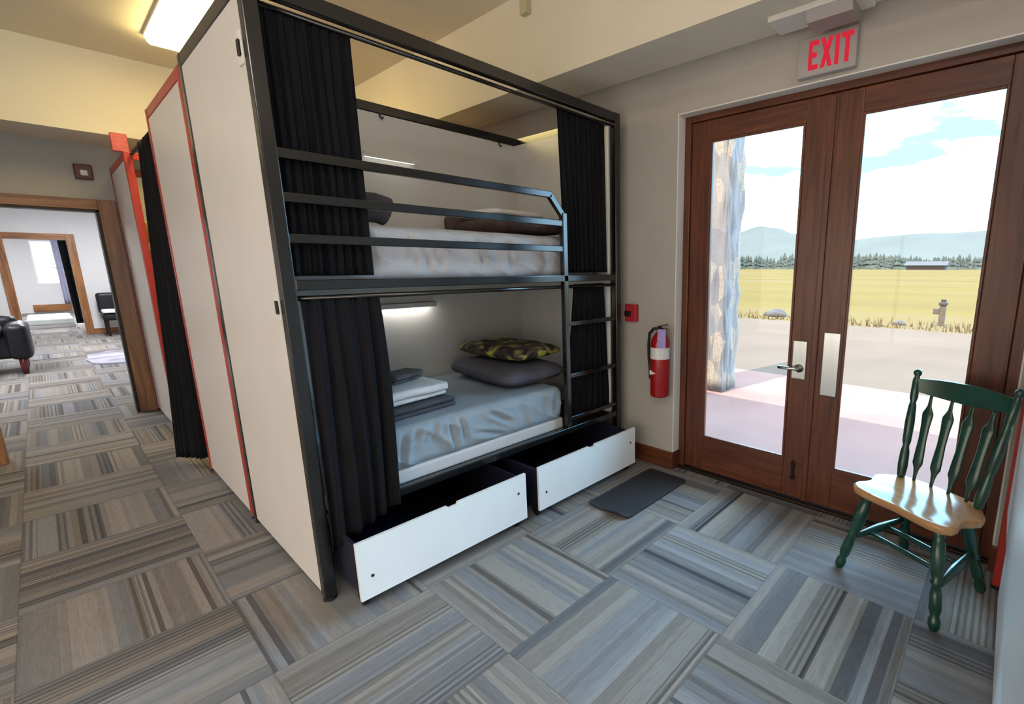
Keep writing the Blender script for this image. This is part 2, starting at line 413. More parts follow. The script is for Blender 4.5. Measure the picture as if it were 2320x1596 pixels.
bm = NB(); box(bm, -3.6, 2.99, -4.1, 7.05, ZC, 3.5); struct('ceiling', bm, 'ceil')
# dropped soffits, with a softened edge against the wall
bm = NB(); box(bm, 2.332, XW, -3.98, 6.33, ZS, ZC); struct('trim_1', bm, 'ceil')
bm = NB(); box(bm, -3.48, XW, 6.33, YH, 2.635, ZC); struct('trim_2', bm, 'ceil')
bm = NB()
n = 8; R = .10
prof = [(XW, ZS)]+[(XW-R+R*math.sin(a*PI/2/n), ZS-R+R*math.cos(a*PI/2/n)) for a in range(n+1)]
bm2 = NB()
A = [bm2.verts.new((p[0], -3.98, p[1])) for p in prof]; B = [bm2.verts.new((p[0], YH, p[1])) for p in prof]
for k in range(len(prof)): bm2.faces.new((A[k], A[(k+1) % len(prof)], B[(k+1) % len(prof)], B[k]))
bm2.faces.new(A); bm2.faces.new(B); o = struct('trim_3', bm2, 'wall'); autosmooth(o, 40); bm.free()
# baseboards
bm = NB(); box(bm, XW-.016, XW, OY1-.012, 2.245, 0, .135, .004); box(bm, XW+.0005, 2.87, OY1-.016, OY1, 0, .135, .003); struct('baseboard_right', bm, 'wood_y')
bm = NB(); box(bm, XW-.016, XW, -.155, OY0+.012, 0, .135, .004); struct('baseboard_front', bm, 'wood_y')
# stub wall with wooden end on the hall's left
bm = NB(); box(bm, -3.48, -.47, 5.9, 6.02, 0, 2.635); struct('wall_1', bm, 'wall')
bm = NB(); box(bm, -.50, -.355, 5.88, 6.04, 0, 2.10, .006); struct('trim_4', bm, 'pine_z')

# hall doorway casing
bm = NB(); box(bm, .47, .592, YH-.022, YH, 0, 2.135, .004); box(bm, -1.42, -1.3, YH-.022, YH, 0, 2.135, .004); struct('trim_5', bm, 'pine_z')
bm = NB(); box(bm, -1.3, .47, YH-.022, YH, 2.04, 2.135, .004); struct('trim_6', bm, 'pine_x')
bm = NB(); box(bm, .448, .47, YH-.015, YH+.13, 0, 2.04, .002); box(bm, -1.3, .47, YH-.015, YH+.13, 2.018, 2.04, .002); struct('trim_7', bm, 'bronze')

bm = NB(); box(bm, XW-.001, 2.87, OY1-.007, OY1+.0005, .136, OZ, .002); box(bm, XW-.001, 2.87, OY0-.0005, OY0+.007, .136, OZ, .002); box(bm, XW-.001, 2.87, OY0+.007, OY1-.007, OZ-.007, OZ+.0005, .002); struct('trim_daylit', bm, 'reveal_daylit')  # strips added so the jamb looks daylit; the brightness is in their colour
# ---- rooms beyond the hall doorway
bm = NB(); box(bm, 2.79, 2.99, 7.05, 25.1, 0, 3.0); struct('wall_2', bm, 'farwall')
bm = NB(); box(bm, -3.6, -3.48, 7.1, 25.1, 0, 3.0); struct('wall_3', bm, 'farwall')
Y2 = 16.2
bm = NB(); box(bm, -3.48, -.33, Y2, Y2+.14, 0, 2.8); box(bm, .515, 2.79, Y2, Y2+.14, 0, 2.8); box(bm, -.33, .515, Y2, Y2+.14, 2.07, 2.8); struct('wall_4', bm, 'farwall')
bm = NB(); box(bm, .515, .64, Y2-.025, Y2, 0, 2.20, .004); box(bm, -.455, -.33, Y2-.025, Y2, 0, 2.20, .004); struct('trim_8', bm, 'pine_z')
bm = NB(); box(bm, -.33, .515, Y2-.025, Y2, 2.07, 2.20, .004); struct('trim_9', bm, 'pine_x')
bm = NB(); box(bm, .64, 2.79, Y2-.018, Y2, 0, .12, .003); struct('baseboard_far', bm, 'pine_x')
bm = NB()
WX0, WX1, WZ0, WZ1 = -.02, .62, .95, 2.35
box(bm, -3.48, WX0, 25, 25.12, 0, 2.8); box(bm, WX1, 2.79, 25, 25.12, 0, 2.8); box(bm, WX0, WX1, 25, 25.12, 0, WZ0); box(bm, WX0, WX1, 25, 25.12, WZ1, 2.8)
struct('wall_5', bm, 'farwall')
bm = NB()
for a in ((WX0, WX0+.04, WZ0, WZ1), (WX1-.04, WX1, WZ0, WZ1), (WX0+.04, WX1-.04, WZ0, WZ0+.04), (WX0+.04, WX1-.04, WZ1-.04, WZ1)):
    box(bm, a[0], a[1], 25.02, 25.09, a[2], a[3], .004)
w = struct('window_1', bm, 'white')
bm = NB(); box(bm, WX0+.04, WX1-.04, 25.05, 25.056, WZ0+.04, WZ1-.04); obj('window_pane', bm, 'glass', w)
bm = NB(); box(bm, -.23, .6, 24.93, 25, 0.04, .27, .005); struct('baseboard_end', bm, 'pine_x')
bm = NB(); box(bm, -3.6, 2.99, 7.05, 25.12, 2.8, 3.0); struct('ceiling_far', bm, 'farwall')

# ------------------------------------------------------------------ glazed double door
DX0, DX1 = 2.885, 2.935
bm = NB(); box(bm, 2.87, 2.95, OY1-.052, OY1, 0, OZ, .004); box(bm, 2.87, 2.95, OY0, OY0+.052, 0, OZ, .004); struct('trim_10', bm, 'wood_z')
bm = NB(); box(bm, 2.87, 2.95, OY0+.052, OY1-.052, OZ-.045, OZ, .004); struct('trim_11', bm, 'wood_y')
bm = NB(); box(bm, DX1+.001, DX1+.03, OY0, OY0+.075, 0, OZ, .002); box(bm, DX1+.001, DX1+.03, OY1-.075, OY1, 0, OZ, .002); struct('trim_13', bm, 'wood_z')
bm = NB(); box(bm, DX1+.001, DX1+.03, OY0+.075, OY1-.075, OZ-.07, OZ, .002); struct('trim_14', bm, 'wood_y')
bm = NB(); box(bm, 2.84, 2.99, OY0, OY1, 0, .018, .004); struct('trim_12', bm, 'bronze')
def leaf(name, y0, y1, g0, g1):
    zb, zt = .022, OZ-.048; gz0, gz1 = .275, 2.308
    bm = NB()
    box(bm, DX0, DX1, y0, g0, zb, zt, .004); box(bm, DX0, DX1, g1, y1, zb, zt, .004)
    d = struct(name, bm, 'wood_z')
    bm = NB(); box(bm, DX0, DX1, g0, g1, zb, gz0, .004); box(bm, DX0, DX1, g0, g1, gz1, zt, .004); obj('door_rail', bm, 'wood_y', d)
    bm = NB(); e = .014
    box(bm, DX0-.004, DX0+.012, g0, g0+e, gz0, gz1, .003); box(bm, DX0-.004, DX0+.012, g1-e, g1, gz0, gz1, .003)
    box(bm, DX0-.004, DX0+.012, g0+e, g1-e, gz0, gz0+e, .003); box(bm, DX0-.004, DX0+.012, g0+e, g1-e, gz1-e, gz1, .003)
    obj('glazing_bead', bm, 'wood_z', d)
    bm = NB(); box(bm, 2.905, 2.911, g0, g1, gz0, gz1); obj('window_pane', bm, 'glass', d)
    return d
dl = leaf('door_1', .886, 1.784, 1.030, 1.640)
dr = leaf('door_2', -.031, .882, .114, .727)
bm = NB(); box(bm, DX0-.014, DX0-.0005, .868, .902, .022, OZ-.06, .004); obj('astragal', bm, 'wood_z', dl)
bm = NB(); box(bm, 2.872, DX0, .928, 1.014, .815, 1.055, .004); pl = obj('lock_plate', bm, 'steel', dl)
bm = NB(); turned(bm, (2.872, .965, .885), (2.825, .965, .885), [(0, .026), (.2, .026), (.25, .012), (1, .012)], 20)
tube(bm, [(2.83, .955, .885), (2.828, 1.0, .886), (2.83, 1.05, .884), (2.838, 1.085, .882)], .011)
o = obj('lever_handle', bm, 'chrome', pl, True)
bm = NB(); box(bm, 2.878, DX0, .742, .835, .735, 1.118, .003); obj('push_plate', bm, 'steel', dr)
bm = NB(); turned(bm, (2.872, .962, .15), (2.872, .962, .275), [(0, .007), (1, .007)], 12); box(bm, 2.868, DX0, .948, .976, .235, .265, .003); box(bm, 2.868, DX0, .948, .976, .15, .175, .003)
obj('flush_bolt', bm, 'bronze', dl)

# ------------------------------------------------------------------ EXIT sign
t = thing('exit_sign', 'white EXIT sign with red letters on the wall above the glazed double doors', 'exit sign', (XW, .9, 2.5))
bm = NB(); box(bm, XW-.045, XW, .752, 1.05, 2.497, 2.688, .006); obj('sign_housing', bm, 'signplastic', t)
def letter(poly_list):
    bm = NB()
    for poly in poly_list: prism(bm, poly, 'x', XW-.048, XW-.0452)
    return bm
z0, z1 = 2.525, 2.665; q = .024
def Yt(a): return .99-a    # a = distance to the right along the sign
E_ = [(0, z0), (.05, z0), (.05, z0+q), (q*.8, z0+q), (q*.8, (z0+z1)/2-q/2), (.042, (z0+z1)/2-q/2), (.042, (z0+z1)/2+q/2), (q*.8, (z0+z1)/2+q/2), (q*.8, z1-q), (.05, z1-q), (.05, z1), (0, z1)]
obj('letter', letter([[(Yt(a), z) for a, z in E_]]), 'exitred', t, label='red letter E')
x0, x1 = .062, .122; w_ = .021; mz = (z0+z1)/2; mxx = (x0+x1)/2
X_ = [(x0, z0), (x0+w_, z0), (mxx, mz-.028), (x1-w_, z0), (x1, z0), (mxx+.012, mz), (x1, z1), (x1-w_, z1), (mxx, mz+.028), (x0+w_, z1), (x0, z1), (mxx-.012, mz)]
obj('letter', letter([[(Yt(a), z) for a, z in X_]]), 'exitred', t, label='red letter X')
obj('letter', letter([[(Yt(a), z) for a, z in [(.134, z0), (.154, z0), (.154, z1), (.134, z1)]]]), 'exitred', t, label='red letter I')
T_ = [(.183, z0), (.203, z0), (.203, z1-q), (.222, z1-q), (.222, z1), (.164, z1), (.164, z1-q), (.183, z1-q)]
obj('letter', letter([[(Yt(a), z) for a, z in T_]]), 'exitred', t, label='red letter T')

# emergency light on the soffit
t = thing('emergency_light', 'pale ceiling unit with a grey lamp box on the soffit above the EXIT sign', 'emergency light', (2.58, .95, ZS))
bm = NB(); box(bm, 2.49, 2.665, .66, 1.12, ZS-.028, ZS, .006); obj('housing', bm, 'plastic', t)
bm = NB(); prism(bm, [(2.50, ZS-.028), (2.66, ZS-.028), (2.645, ZS-.075), (2.52, ZS-.075)], 'y', .72, .93); obj('lamp_box', bm, 'greyplastic', t)
# conduit box on the soffit face
bm = NB(); box(bm, 2.29, 2.332, 2.72, 2.79, 3.155, ZC, .004); tag(obj('conduit_box', bm, 'greenbox'), 'small pale green conduit box on the ceiling beam above the black bunk', 'electrical box')

# manual alarm station
t = thing('alarm_pull_station', 'red fire alarm pull station on the wall between black bunk and extinguisher', 'fire alarm', (XW, 2.21, 1.1))
bm = NB(); box(bm, XW-.04, XW, 2.158, 2.262, 1.095, 1.225, .006); obj('housing', bm, 'alarmred', t)
bm = NB(); box(bm, XW-.055, XW-.0402, 2.20, 2.256, 1.135, 1.175, .005); obj('pull_handle', bm, 'bronze', t)

# fire extinguisher
EX, EY = 2.712, 1.905
t = thing('fire_extinguisher', 'red fire extinguisher with white label hung on the wall beside the doors', 'fire extinguisher', (EX, EY, .575))
r = .068
o = obj('cylinder', turned(NB(), (EX, EY, .575), (EX, EY, 1.05), [(0, r*.8), (.02, r*.97), (.05, r), (.82, r), (.88, r*.93), (.95, r*.62), (1, r*.35)], 28), 'redext', t); autosmooth(o)
o = obj('label_band', turned(NB(), (EX, EY, .858), (EX, EY, .940), [(0, r+.0012), (1, r+.0012)], 28), 'label', t); autosmooth(o)
bm = NB(); prism(bm, [(EY+.040, .742), (EY-.012, .757), (EY+.040, .776)], 'x', EX-r-.0015, EX-r*.55); obj('white_triangle', bm, 'label', t)
bm = NB(); prism(bm, [(EX-.81*(r+.002)+.58*a_+.81*b_, EY-.58*(r+.002)-.81*a_+.58*b_) for a_, b_ in ((-.02, 0), (.038, 0), (.038, .003), (-.02, .003))], 'z', .942, 1.075); obj('inspection_tag', bm, 'purple', t)
o = obj('valve', turned(NB(), (EX, EY, 1.045), (EX, EY, 1.085), [(0, .022), (.5, .022), (.6, .014), (1, .014)], 16), 'bronze', t); autosmooth(o)
bm = NB(); bar(bm, (EX, EY+.02, 1.085), (EX-.01, EY-.07, 1.105), .018, .006, .002); bar(bm, (EX, EY+.02, 1.075), (EX-.01, EY-.06, 1.072), .018, .006, .002); obj('squeeze_grip', bm, 'bronze', t)
bm = NB(); tube(bm, [(EX, EY+.01, 1.07), (EX-.01, EY+.05, 1.068), (EX-.012, EY+.085, 1.03), (EX-.012, EY+.092, .95), (EX-.012, EY+.088, .85), (EX-.012, EY+.078, .78), (EX-.012, EY+.074, .70)], .011); obj('hose', bm, 'blackmatte', t, True)
bm = NB(); box(bm, EX+r-.004, XW, EY-.02, EY+.02, .70, .98, .003); obj('wall_bracket', bm, 'bronze', t)

# hall alarm strobe
t = thing('alarm_strobe', 'dark red square alarm strobe on the wall above the hall doorway', 'fire alarm', (.42, YH, 2.31))
bm = NB(); box(bm, .365, .482, YH-.045, YH, 2.312, 2.448, .008); obj('housing', bm, 'darkred', t)
bm = NB(); box(bm, .40, .45, YH-.062, YH-.0452, 2.345, 2.395, .008); obj('strobe_lens', bm, 'plastic', t)
# red sign box
bm = NB(); box(bm, .572, .675, 6.17, 6.23, 2.485, 2.635, .006); tag(obj('sign_box', bm, 'redbox'), 'light red sign box under the soffit above the farthest bunk', 'sign')

# ------------------------------------------------------------------ ceiling lights: the one above the red bunks is real, the rest added fill
def fixture(name, x0, x1, y0, y1, z, lampmat, label, group=None, drop=.07):
    t = thing(name, label, 'ceiling light', ((x0+x1)/2, (y0+y1)/2, z), group)
    bm = NB(); box(bm, x0-.01, x1+.01, y0-.012, y1+.012, z-.022, z, .004); obj('fixture_body', bm, 'plastic', t)
    bm = NB(); c = .03
    prism(bm, [(x0, z-.022), (x0+.012, z-drop+.015), (x0+c, z-drop), (x1-c, z-drop), (x1-.012, z-drop+.015), (x1, z-.022)], 'y', y0, y1); obj('diffuser', bm, lampmat, t)
    return t
fixture('ceiling_light', .815, 1.12, 4.35, 5.57, ZC, 'lamp', 'lit fluorescent ceiling light above the red bunks')
fixture('ceiling_light', -1.2, -.8, -1.6, .4, ZC, 'lampfill', 'added fill light, out of view, over the open floor near the added left window')  # no such lamp in view, added to raise the room's brightness
fixture('ceiling_light', .7, 1.1, -3.5, -1.5, ZC, 'lampfill', 'added fill light, out of view, near the right-hand red bunk')  # second added fill light, behind the camera
fixture('ceiling_light', -1.4, -.8, 8.6, 11.0, 2.8, 'lampfarfill', 'unseen fill light added in the lounge beyond the hall doorway')  # this and the next ones put in unseen to brighten the rooms beyond
fixture('ceiling_light', .6, 1.2, 12., 14.5, 2.8, 'lampfarfill', 'unseen fill light added at the far end of the lounge')
fixture('ceiling_light', -.4, .4, 18.5, 22.5, 2.8, 'lampfarfill', 'unseen fill light added in the farthest room')

# ------------------------------------------------------------------ bunk beds
LEN, DEP, PS = 2.09, 1.13, .05
def bunk(name, label, x0, yf, sgn, ztop, frame, panelmat, full=True, group=None, sidered=None):
    """x from x0 to x0+LEN, front face at yf, depth runs along sgn*y"""
    t = thing(name, label, 'bunk bed', (x0+LEN/2, yf+sgn*DEP/2, 0), group)
    def Y(v): return yf+sgn*v
    def bx(bm, u0, u1, v0, v1, z0, z1, bev=.004): return box(bm, x0+u0, x0+u1, Y(v0), Y(v1), z0, z1, bev)
    for u in (0, LEN-PS):
        for v in (0, DEP-PS):
            p = obj('post', bx(NB(), u, u+PS, v, v+PS, .018, ztop), frame, t)
            bm = NB(); turned(bm, (x0+u+PS/2, Y(v+PS/2), 0), (x0+u+PS/2, Y(v+PS/2), .018), [(0, .028), (.6, .028), (1, .016)], 14); obj('foot', bm, 'blackmatte', p)
    th = .058
    obj('top_rail', bx(NB(), PS, LEN-PS, .004, PS-.004, ztop-th, ztop), frame, t)
    obj('top_rail', bx(NB(), PS, LEN-PS, DEP-PS+.004, DEP-.004, ztop-th, ztop), frame, t)
    obj('top_rail', bx(NB(), .002, PS-.006, PS, DEP-PS, ztop-th, ztop), frame, t)
    obj('top_rail', bx(NB(), LEN-PS+.006, LEN-.002, PS, DEP-PS, ztop-th, ztop), frame, t)
    obj('side_panel', bx(NB(), .004, .022, PS+.003, DEP-PS-.003, .03, ztop-th-.004, .002), panelmat, t)
    obj('end_panel', bx(NB(), LEN-.068, LEN-.0505, .055, DEP-.046, .398, ztop-th-.003, .002), 'panelin', t)
    obj('back_panel', bx(NB(), .024, LEN-.0505, DEP-.0455, DEP-.012, .398, ztop-th-.003, .002), 'panelin', t)
    # decks
    for z in (.372, 1.405):
        obj('bed_rail', bx(NB(), PS, LEN-PS, .004, PS-.004, z, z+.042), frame, t)
        bm = NB(); bx(bm, PS+.002, LEN-.07, PS, DEP-.048, z+.006, z+.026, .002); obj('bed_deck', bm, 'blackmatte', t)
    if not full: return t
    # guard rails, end bend and ladder
    lx = x0+1.545
    for z in (1.77, 1.612):
        obj('guard_rail', bar(NB(), (x0+PS, Y(.025), z), (lx, Y(.025), z), .03, .038), frame, t)
    bm = NB(); zt = 1.934
    P = [(x0+PS, zt), (x0+1.44, zt), (lx, 1.82)]
    bar(bm, (P[0][0], Y(.025), P[0][1]), (P[1][0]+.012, Y(.025), P[1][1]), .03, .038)
    bar(bm, (P[1][0], Y(.025), P[1][1]), (P[2][0], Y(.025), P[2][1]-.002), .03, .038)
    obj('guard_rail', bm, frame, t)
    obj('ladder_post', bx(NB(), 1.53, 1.568, .004, .042, .41, 1.835), frame, t)
    for z in (1.126, .772, .47):
        obj('ladder_rung', bar(NB(), (x0+1.568, Y(.022), z), (x0+LEN-PS, Y(.022), z), .028, .03), frame, t)
    # curtain rods
    bm = NB(); turned(bm, (x0+PS, Y(.062), ztop-.072), (x0+LEN-PS, Y(.062), ztop-.072), [(0, .011), (1, .011)], 12); obj('curtain_rod', bm, frame, t, True)
    bm = NB(); turned(bm, (x0+PS, Y(.020), 1.372), (x0+LEN-PS, Y(.020), 1.372), [(0, .011), (1, .011)], 12); obj('curtain_rod', bm, frame, t, True)
    # curtain hooks on the back and end rails
    for u, v in ((.95, DEP-.055), (1.87, DEP-.055), (LEN-.06, DEP-.16)):
        bm = NB(); tube(bm, [(x0+u, Y(v), ztop-th), (x0+u, Y(v), ztop-th-.02), (x0+u+.008, Y(v-.008), ztop-th-.032), (x0+u+.012, Y(v-.016), ztop-th-.024)], .007, 8); obj('hook', bm, frame, t, True)
    # reading lights on the back panel
    for z, u0, u1 in ((2.20, .80, 1.16), (1.235, .80, 1.20)):
        bm = NB(); bx(bm, u0, u1, DEP-.125, DEP-.046, z, z+.016, .003); bx(bm, u0, u1, DEP-.125, DEP-.119, z-.016, z+.004, .001); bx(bm, u0, u1, DEP-.06, DEP-.046, z+.016, z+.06, .003); sh = obj('reading_light', bm, 'plastic', t)
        bm = NB(); bx(bm, u0+.02, u1-.02, DEP-.118, DEP-.07, z-.012, z-.0005, .003); obj('diffuser', bm, 'readlamp' if z < 2 else 'readlampdim', sh)
    # outlets on the outside of the side panel
    for z, v in ((2.30, .065), (1.345, .055)):
        p = obj('outlet_plate', bx(NB(), -.004, .004, v, v+.055, z-.06, z+.055, .002), 'plastic', t)
        bm = NB(); bx(bm, -.012, -.0042, v, v+.022, z-.035, z+.02, .002); obj('plug', bm, 'bronze', p)
    # drawers, pulled out
    for u0, u1 in ((.075, .985), (1.08, 2.0)):
        bm = NB(); bx(bm, u0+.012, u0+.026, -.19, .80, .075, .31, .001); bx(bm, u1-.026, u1-.012, -.19, .80, .075, .31, .001)
        bx(bm, u0+.026, u1-.026, -.19, .80, .075, .09, .001); bx(bm, u0+.026, u1-.026, .785, .80, .09, .31, .001)
        d = obj('drawer', bm, 'ribblue', t)
        um = (u0+u1)/2
        poly = [(x0+u0, .062), (x0+u1, .062), (x0+u1, .338), (x0+um+.03, .338), (x0+um+.024, .326), (x0+um-.024, .326), (x0+um-.03, .338), (x0+u0, .338)]
        bm = NB(); prism(bm, poly, 'y', Y(-.208), Y(-.192)); obj('drawer_front', bm, 'white', d)
        for us, zz in ((u0+.055, .165), (u1-.055, .235)):
            bm = NB(); turned(bm, (x0+us, Y(-.208), zz), (x0+us, Y(-.212), zz), [(0, .007), (.6, .007), (1, .004)], 12); obj('screw', bm, 'bronze', d)
        for us in (u0+.035, u1-.035):
            bm = NB(); turned(bm, (x0+us-.012, Y(-.14), .036), (x0+us+.012, Y(-.14), .036), [(0, .034), (1, .034)], 16); box(bm, x0+us-.01, x0+us+.01, Y(-.15), Y(-.13), .03, .08); obj('caster', bm, 'blackmatte', d)
    return t
B1 = bunk('bunk_bed', 'black steel bunk bed with ladder, curtains and two pulled-out white drawers', .60, 2.25, 1, 2.535, 'black', 'panel')
B2 = bunk('bunk_bed', 'red framed bunk bed standing back to back with the black bunk', .60, 4.53, -1, 2.50, 'red', 'panel', False)
B3 = bunk('bunk_bed', 'red framed bunk bed farthest back, next to the hall doorway', .60, 5.86, 1, 2.44, 'red', 'panel', False)
B4 = bunk('bunk_bed', 'red framed bunk bed with white back panel at the right edge behind the green chair', .58, -1.225, 1, 2.52, 'red', 'panel', False)
# white skirt board closing the lower back of the right-hand bunk
bm = NB(); box(bm, .66, 2.52, -.1385, -.120, .02, 2.44, .003); o = obj('skirt_panel', bm, 'white', B4)

# curtains -----------------------------------------------------------
def curtain(name, label, top, bot, folds, amp, normal=(0, 1, 0), nu=120, nv=40, bulge=None, seed=0., mat='curtain', group=None):
    """top/bot: (p_start, p_end) rods; a gathered hanging cloth, amplitude growing downwards"""
    bm = NB(); nrm = Vector(normal); t0, t1 = Vector(top[0]), Vector(top[1]); b0, b1 = Vector(bot[0]), Vector(bot[1])
    g = []
    for j in range(nv+1):
        v = j/nv; row = []
        for i in range(nu+1):
            u = i/nu
            p = t0.lerp(t1, u).lerp(b0.lerp(b1, u), v)
            if bulge: p += Vector(bulge(u, v))
            ph = 2*PI*folds*(u+.05*noise.noise(Vector((u*3+seed, v*1.2, seed))))
            a = amp*(.45+.75*v)*(.7+.5*noise.noise(Vector((u*5, seed, v*.8))))
            w = math.sin(ph)+.35*math.sin(2.3*ph+seed+v*2)
            p += nrm*a*w
            if v < .03: p += nrm*.004*math.sin(ph*3)
            row.append(bm.verts.new(p))
        g.append(row)
    for j in range(nv):
        for i in range(nu): bm.faces.new((g[j][i], g[j][i+1], g[j+1][i+1], g[j+1][i]))
    o = obj(name, bm, mat, None, True)
    s = o.modifiers.new('cloth_thickness', 'SOLIDIFY'); s.thickness = .003; s.offset = 0
    return tag(o, label, 'curtain', group)
G = 'black curtains of the bunks'
curtain('curtain', 'black curtain gathered at the left end of the black bunk, upper berth', ((.66, 2.32, 2.475), (.985, 2.32, 2.475)), ((.66, 2.328, 1.462), (.985, 2.328, 1.462)), 8, .0145, seed=1.)
curtain('curtain', 'black curtain gathered at the left end of the black bunk, lower berth', ((.665, 2.272, 1.378), (.975, 2.272, 1.378)), ((.645, 2.228, .25), (.955, 2.228, .365)), 5, .021, seed=2.,
        bulge=lambda u, v: (0, -.045*math.sin(PI*v)*(.4+.6*u), 0))
curtain('curtain', 'black curtain at the right end of the black bunk, upper berth', ((2.165, 2.32, 2.475), (2.60, 2.32, 2.475)), ((2.20, 2.328, 1.462), (2.62, 2.328, 1.462)), 9, .0145, seed=3.)
curtain('curtain', 'black curtain behind the ladder rungs of the black bunk, lower berth', ((2.27, 2.315, 1.385), (2.57, 2.315, 1.385)), ((2.16, 2.325, .43), (2.64, 2.325, .43)), 7, .014, seed=4.)
curtain('curtain', 'black curtain hung across the aisle between the two red bunks', ((.645, 4.54, 2.41), (.63, 5.22, 2.41)), ((.61, 4.62, .07), (.49, 4.90, .05)), 6, .03, normal=(1, .3, 0), seed=5.)
bm = NB(); turned(bm, (.65, 4.5, 2.425), (.65, 5.86, 2.425), [(0, .012), (1, .012)], 12); tag(obj('curtain_rod', bm, 'blackmatte', None, True), 'black rod carrying the curtain between the two red bunks', 'curtain rod')

# bedding on the black bunk -------------------------------------------
def mattress(label, x0, x1, y0, y1, z0, z1, mat, seed, border=True, creases=()):
    t = thing('mattress', label, 'mattress', ((x0+x1)/2, (y0+y1)/2, z0))
    if border:
        bm = NB(); box(bm, x0+.006, x1-.006, y0+.004, y1-.006, z0, z0+.075, .012, 3); obj('mattress_base', bm, 'board', t)
    bm = NB()
    zz = z0+(.07 if border else 0)
    softbox(bm, ((x0+x1)/2, (y0+y1)/2, (zz+z1)/2), (x1-x0, y1-y0, z1-zz), .055, 110, .0)
    for v in bm.verts:
        s = max(0., min(1., ((y0+y1)/2-v.co.y)/((y1-y0)/2)-.82)/.18)       # only the draped front is crumpled
        q = v.co
        d = noise.noise(Vector((q.x*9+seed, q.z*5, 1.3)))+.6*noise.noise(Vector((q.x*22+q.z*12+seed, q.z*3, 4.)))
        rid = (1-abs(noise.noise(Vector((q.x*5+q.z*7+seed*2, q.z*2.5, 9.)))))**6
        cy = 0.
        for (xa, za, xb, zb, dep, wd) in creases:
            vx, vz = xb-xa, zb-za; L2 = vx*vx+vz*vz
            tt = max(0., min(1., ((q.x-xa)*vx+(q.z-za)*vz)/L2))
            dd = math.hypot(q.x-(xa+vx*tt), q.z-(za+vz*tt))
            e = math.exp(-(dd/wd)**2)*min(1., 4*tt+.15)*min(1., 4*(1-tt)+.15)
            e2 = math.exp(-((dd-2.1*wd)/wd)**2)*min(1., 4*tt+.1)*min(1., 4*(1-tt)+.1)
            cy += dep*e-.6*dep*e2
        v.co.y += s*(.010*d-.016*rid+cy)
        if s < .5: v.co.z += .0035*noise.noise(Vector((q.x*3+seed, q.y*9, 2.)))*(1 if q.z > (zz+z1)/2 else 0)
    obj('fitted_sheet', bm, mat, t, True)
    return t
mattress('mattress with grey blue sheet on the lower berth of the black bunk', .66, 2.152, 2.316, 3.31, .40, .70, 'sheet', 1., True, [(1.02, .48, 1.05, .66, .022, .014), (1.10, .60, 1.13, .69, .014, .012), (1.20, .58, 1.22, .70, .016, .014), (1.33, .47, 1.30, .69, .018, .013), (1.40, .50, 1.36, .69, .014, .012), (1.55, .66, 1.72, .55, .018, .014), (1.45, .56, 1.66, .49, .012, .014), (1.80, .62, 1.83, .48, .012, .02), (1.98, .66, 1.99, .50, .014, .02), (2.08, .66, 2.06, .52, .012, .02)])
mattress('mattress with pale grey sheet on the upper berth of the black bunk', .66, 2.60, 2.392, 3.31, 1.432, 1.70, 'sheetup', 5., False, [(1.00, 1.69, 1.02, 1.46, .016, .012), (1.08, 1.66, 1.06, 1.47, .010, .010), (1.20, 1.68, 1.22, 1.48, .014, .012), (1.27, 1.64, 1.30, 1.47, .014, .010), (1.33, 1.66, 1.37, 1.47, .012, .012), (1.42, 1.62, 1.46, 1.48, .008, .012), (1.60, 1.68, 1.63, 1.49, .018, .012), (1.72, 1.64, 1.71, 1.50, .008, .010), (1.80, 1.69, 1.83, 1.46, .018, .014), (2.10, 1.66, 2.12, 1.48, .012, .03)])
# lower berth
bm = NB(); folded(bm, (1.16, 2.66, .703), .50, .46, 2, .022, .12, 1.); tag(obj('folded_blanket', bm, 'darkcloth', None, True), 'dark folded blanket on the lower berth, bottom of the linen pile', 'blanket')
bm = NB(); folded(bm, (1.19, 2.68, .763), .42, .36, 3, .020, .12, 2.); tag(obj('folded_towel', bm, 'towel', None, True), 'white folded towel on the dark blanket on the lower berth', 'towel')
bm = NB(); folded(bm, (1.25, 2.73, .848), .20, .13, 3, .013, .35, 3.); tag(obj('wash_cloth', bm, 'greycloth', None, True), 'small grey folded wash cloth on top of the white towel', 'cloth')
bm = NB(); softbox(bm, (2.03, 2.78, .782), (.50, .74, .145), .06, 26, .006, 6, 3., .35, -.05); tag(obj('pillow', bm, 'pillow', None, True), 'dark grey pillow lying on the lower berth under the yellow print cushion', 'pillow')
bm = NB(); softbox(bm, (2.08, 2.80, .918), (.42, .66, .10), .045, 26, .006, 7, 8., .35, .04); tag(obj('cushion', bm, 'print', None, True), 'yellow and black print cushion on the dark grey pillow', 'cushion')
# upper berth
bm = NB(); softbox(bm, (2.12, 2.72, 1.765), (.56, .62, .11), .05, 26, .006, 6, 4., .4, .05); tag(obj('pillow', bm, 'brown', None, True), 'dark brown pillow lying flat on the upper berth', 'pillow')
bm = NB(); softbox(bm, (2.10, 2.82, 1.852), (.44, .36, .055), .025, 24, .005, 6, 5., .3, .1); tag(obj('folded_towel', bm, 'towel', None, True), 'white folded towel on the brown pillow on the upper berth', 'towel')
bm = NB(); softbox(bm, (2.02, 3.14, 1.80), (.34, .14, .17), .06, 20, .008, 9, 6., .2, .05); tag(obj('rolled_clothing', bm, 'brown', None, True), 'dark rolled clothing against the back panel of the upper berth', 'clothing')
bm = NB(); tube(bm, [(1.02, 2.62, 1.79), (1.08, 2.62, 1.80), (1.15, 2.62, 1.80), (1.19, 2.62, 1.79), (1.205, 2.62, 1.785)], .075, 16); o = tag(obj('rolled_blanket', bm, 'darkcloth', None, True), 'black rolled blanket peeking past the curtain on the upper berth', 'blanket'); autosmooth(o, 50)

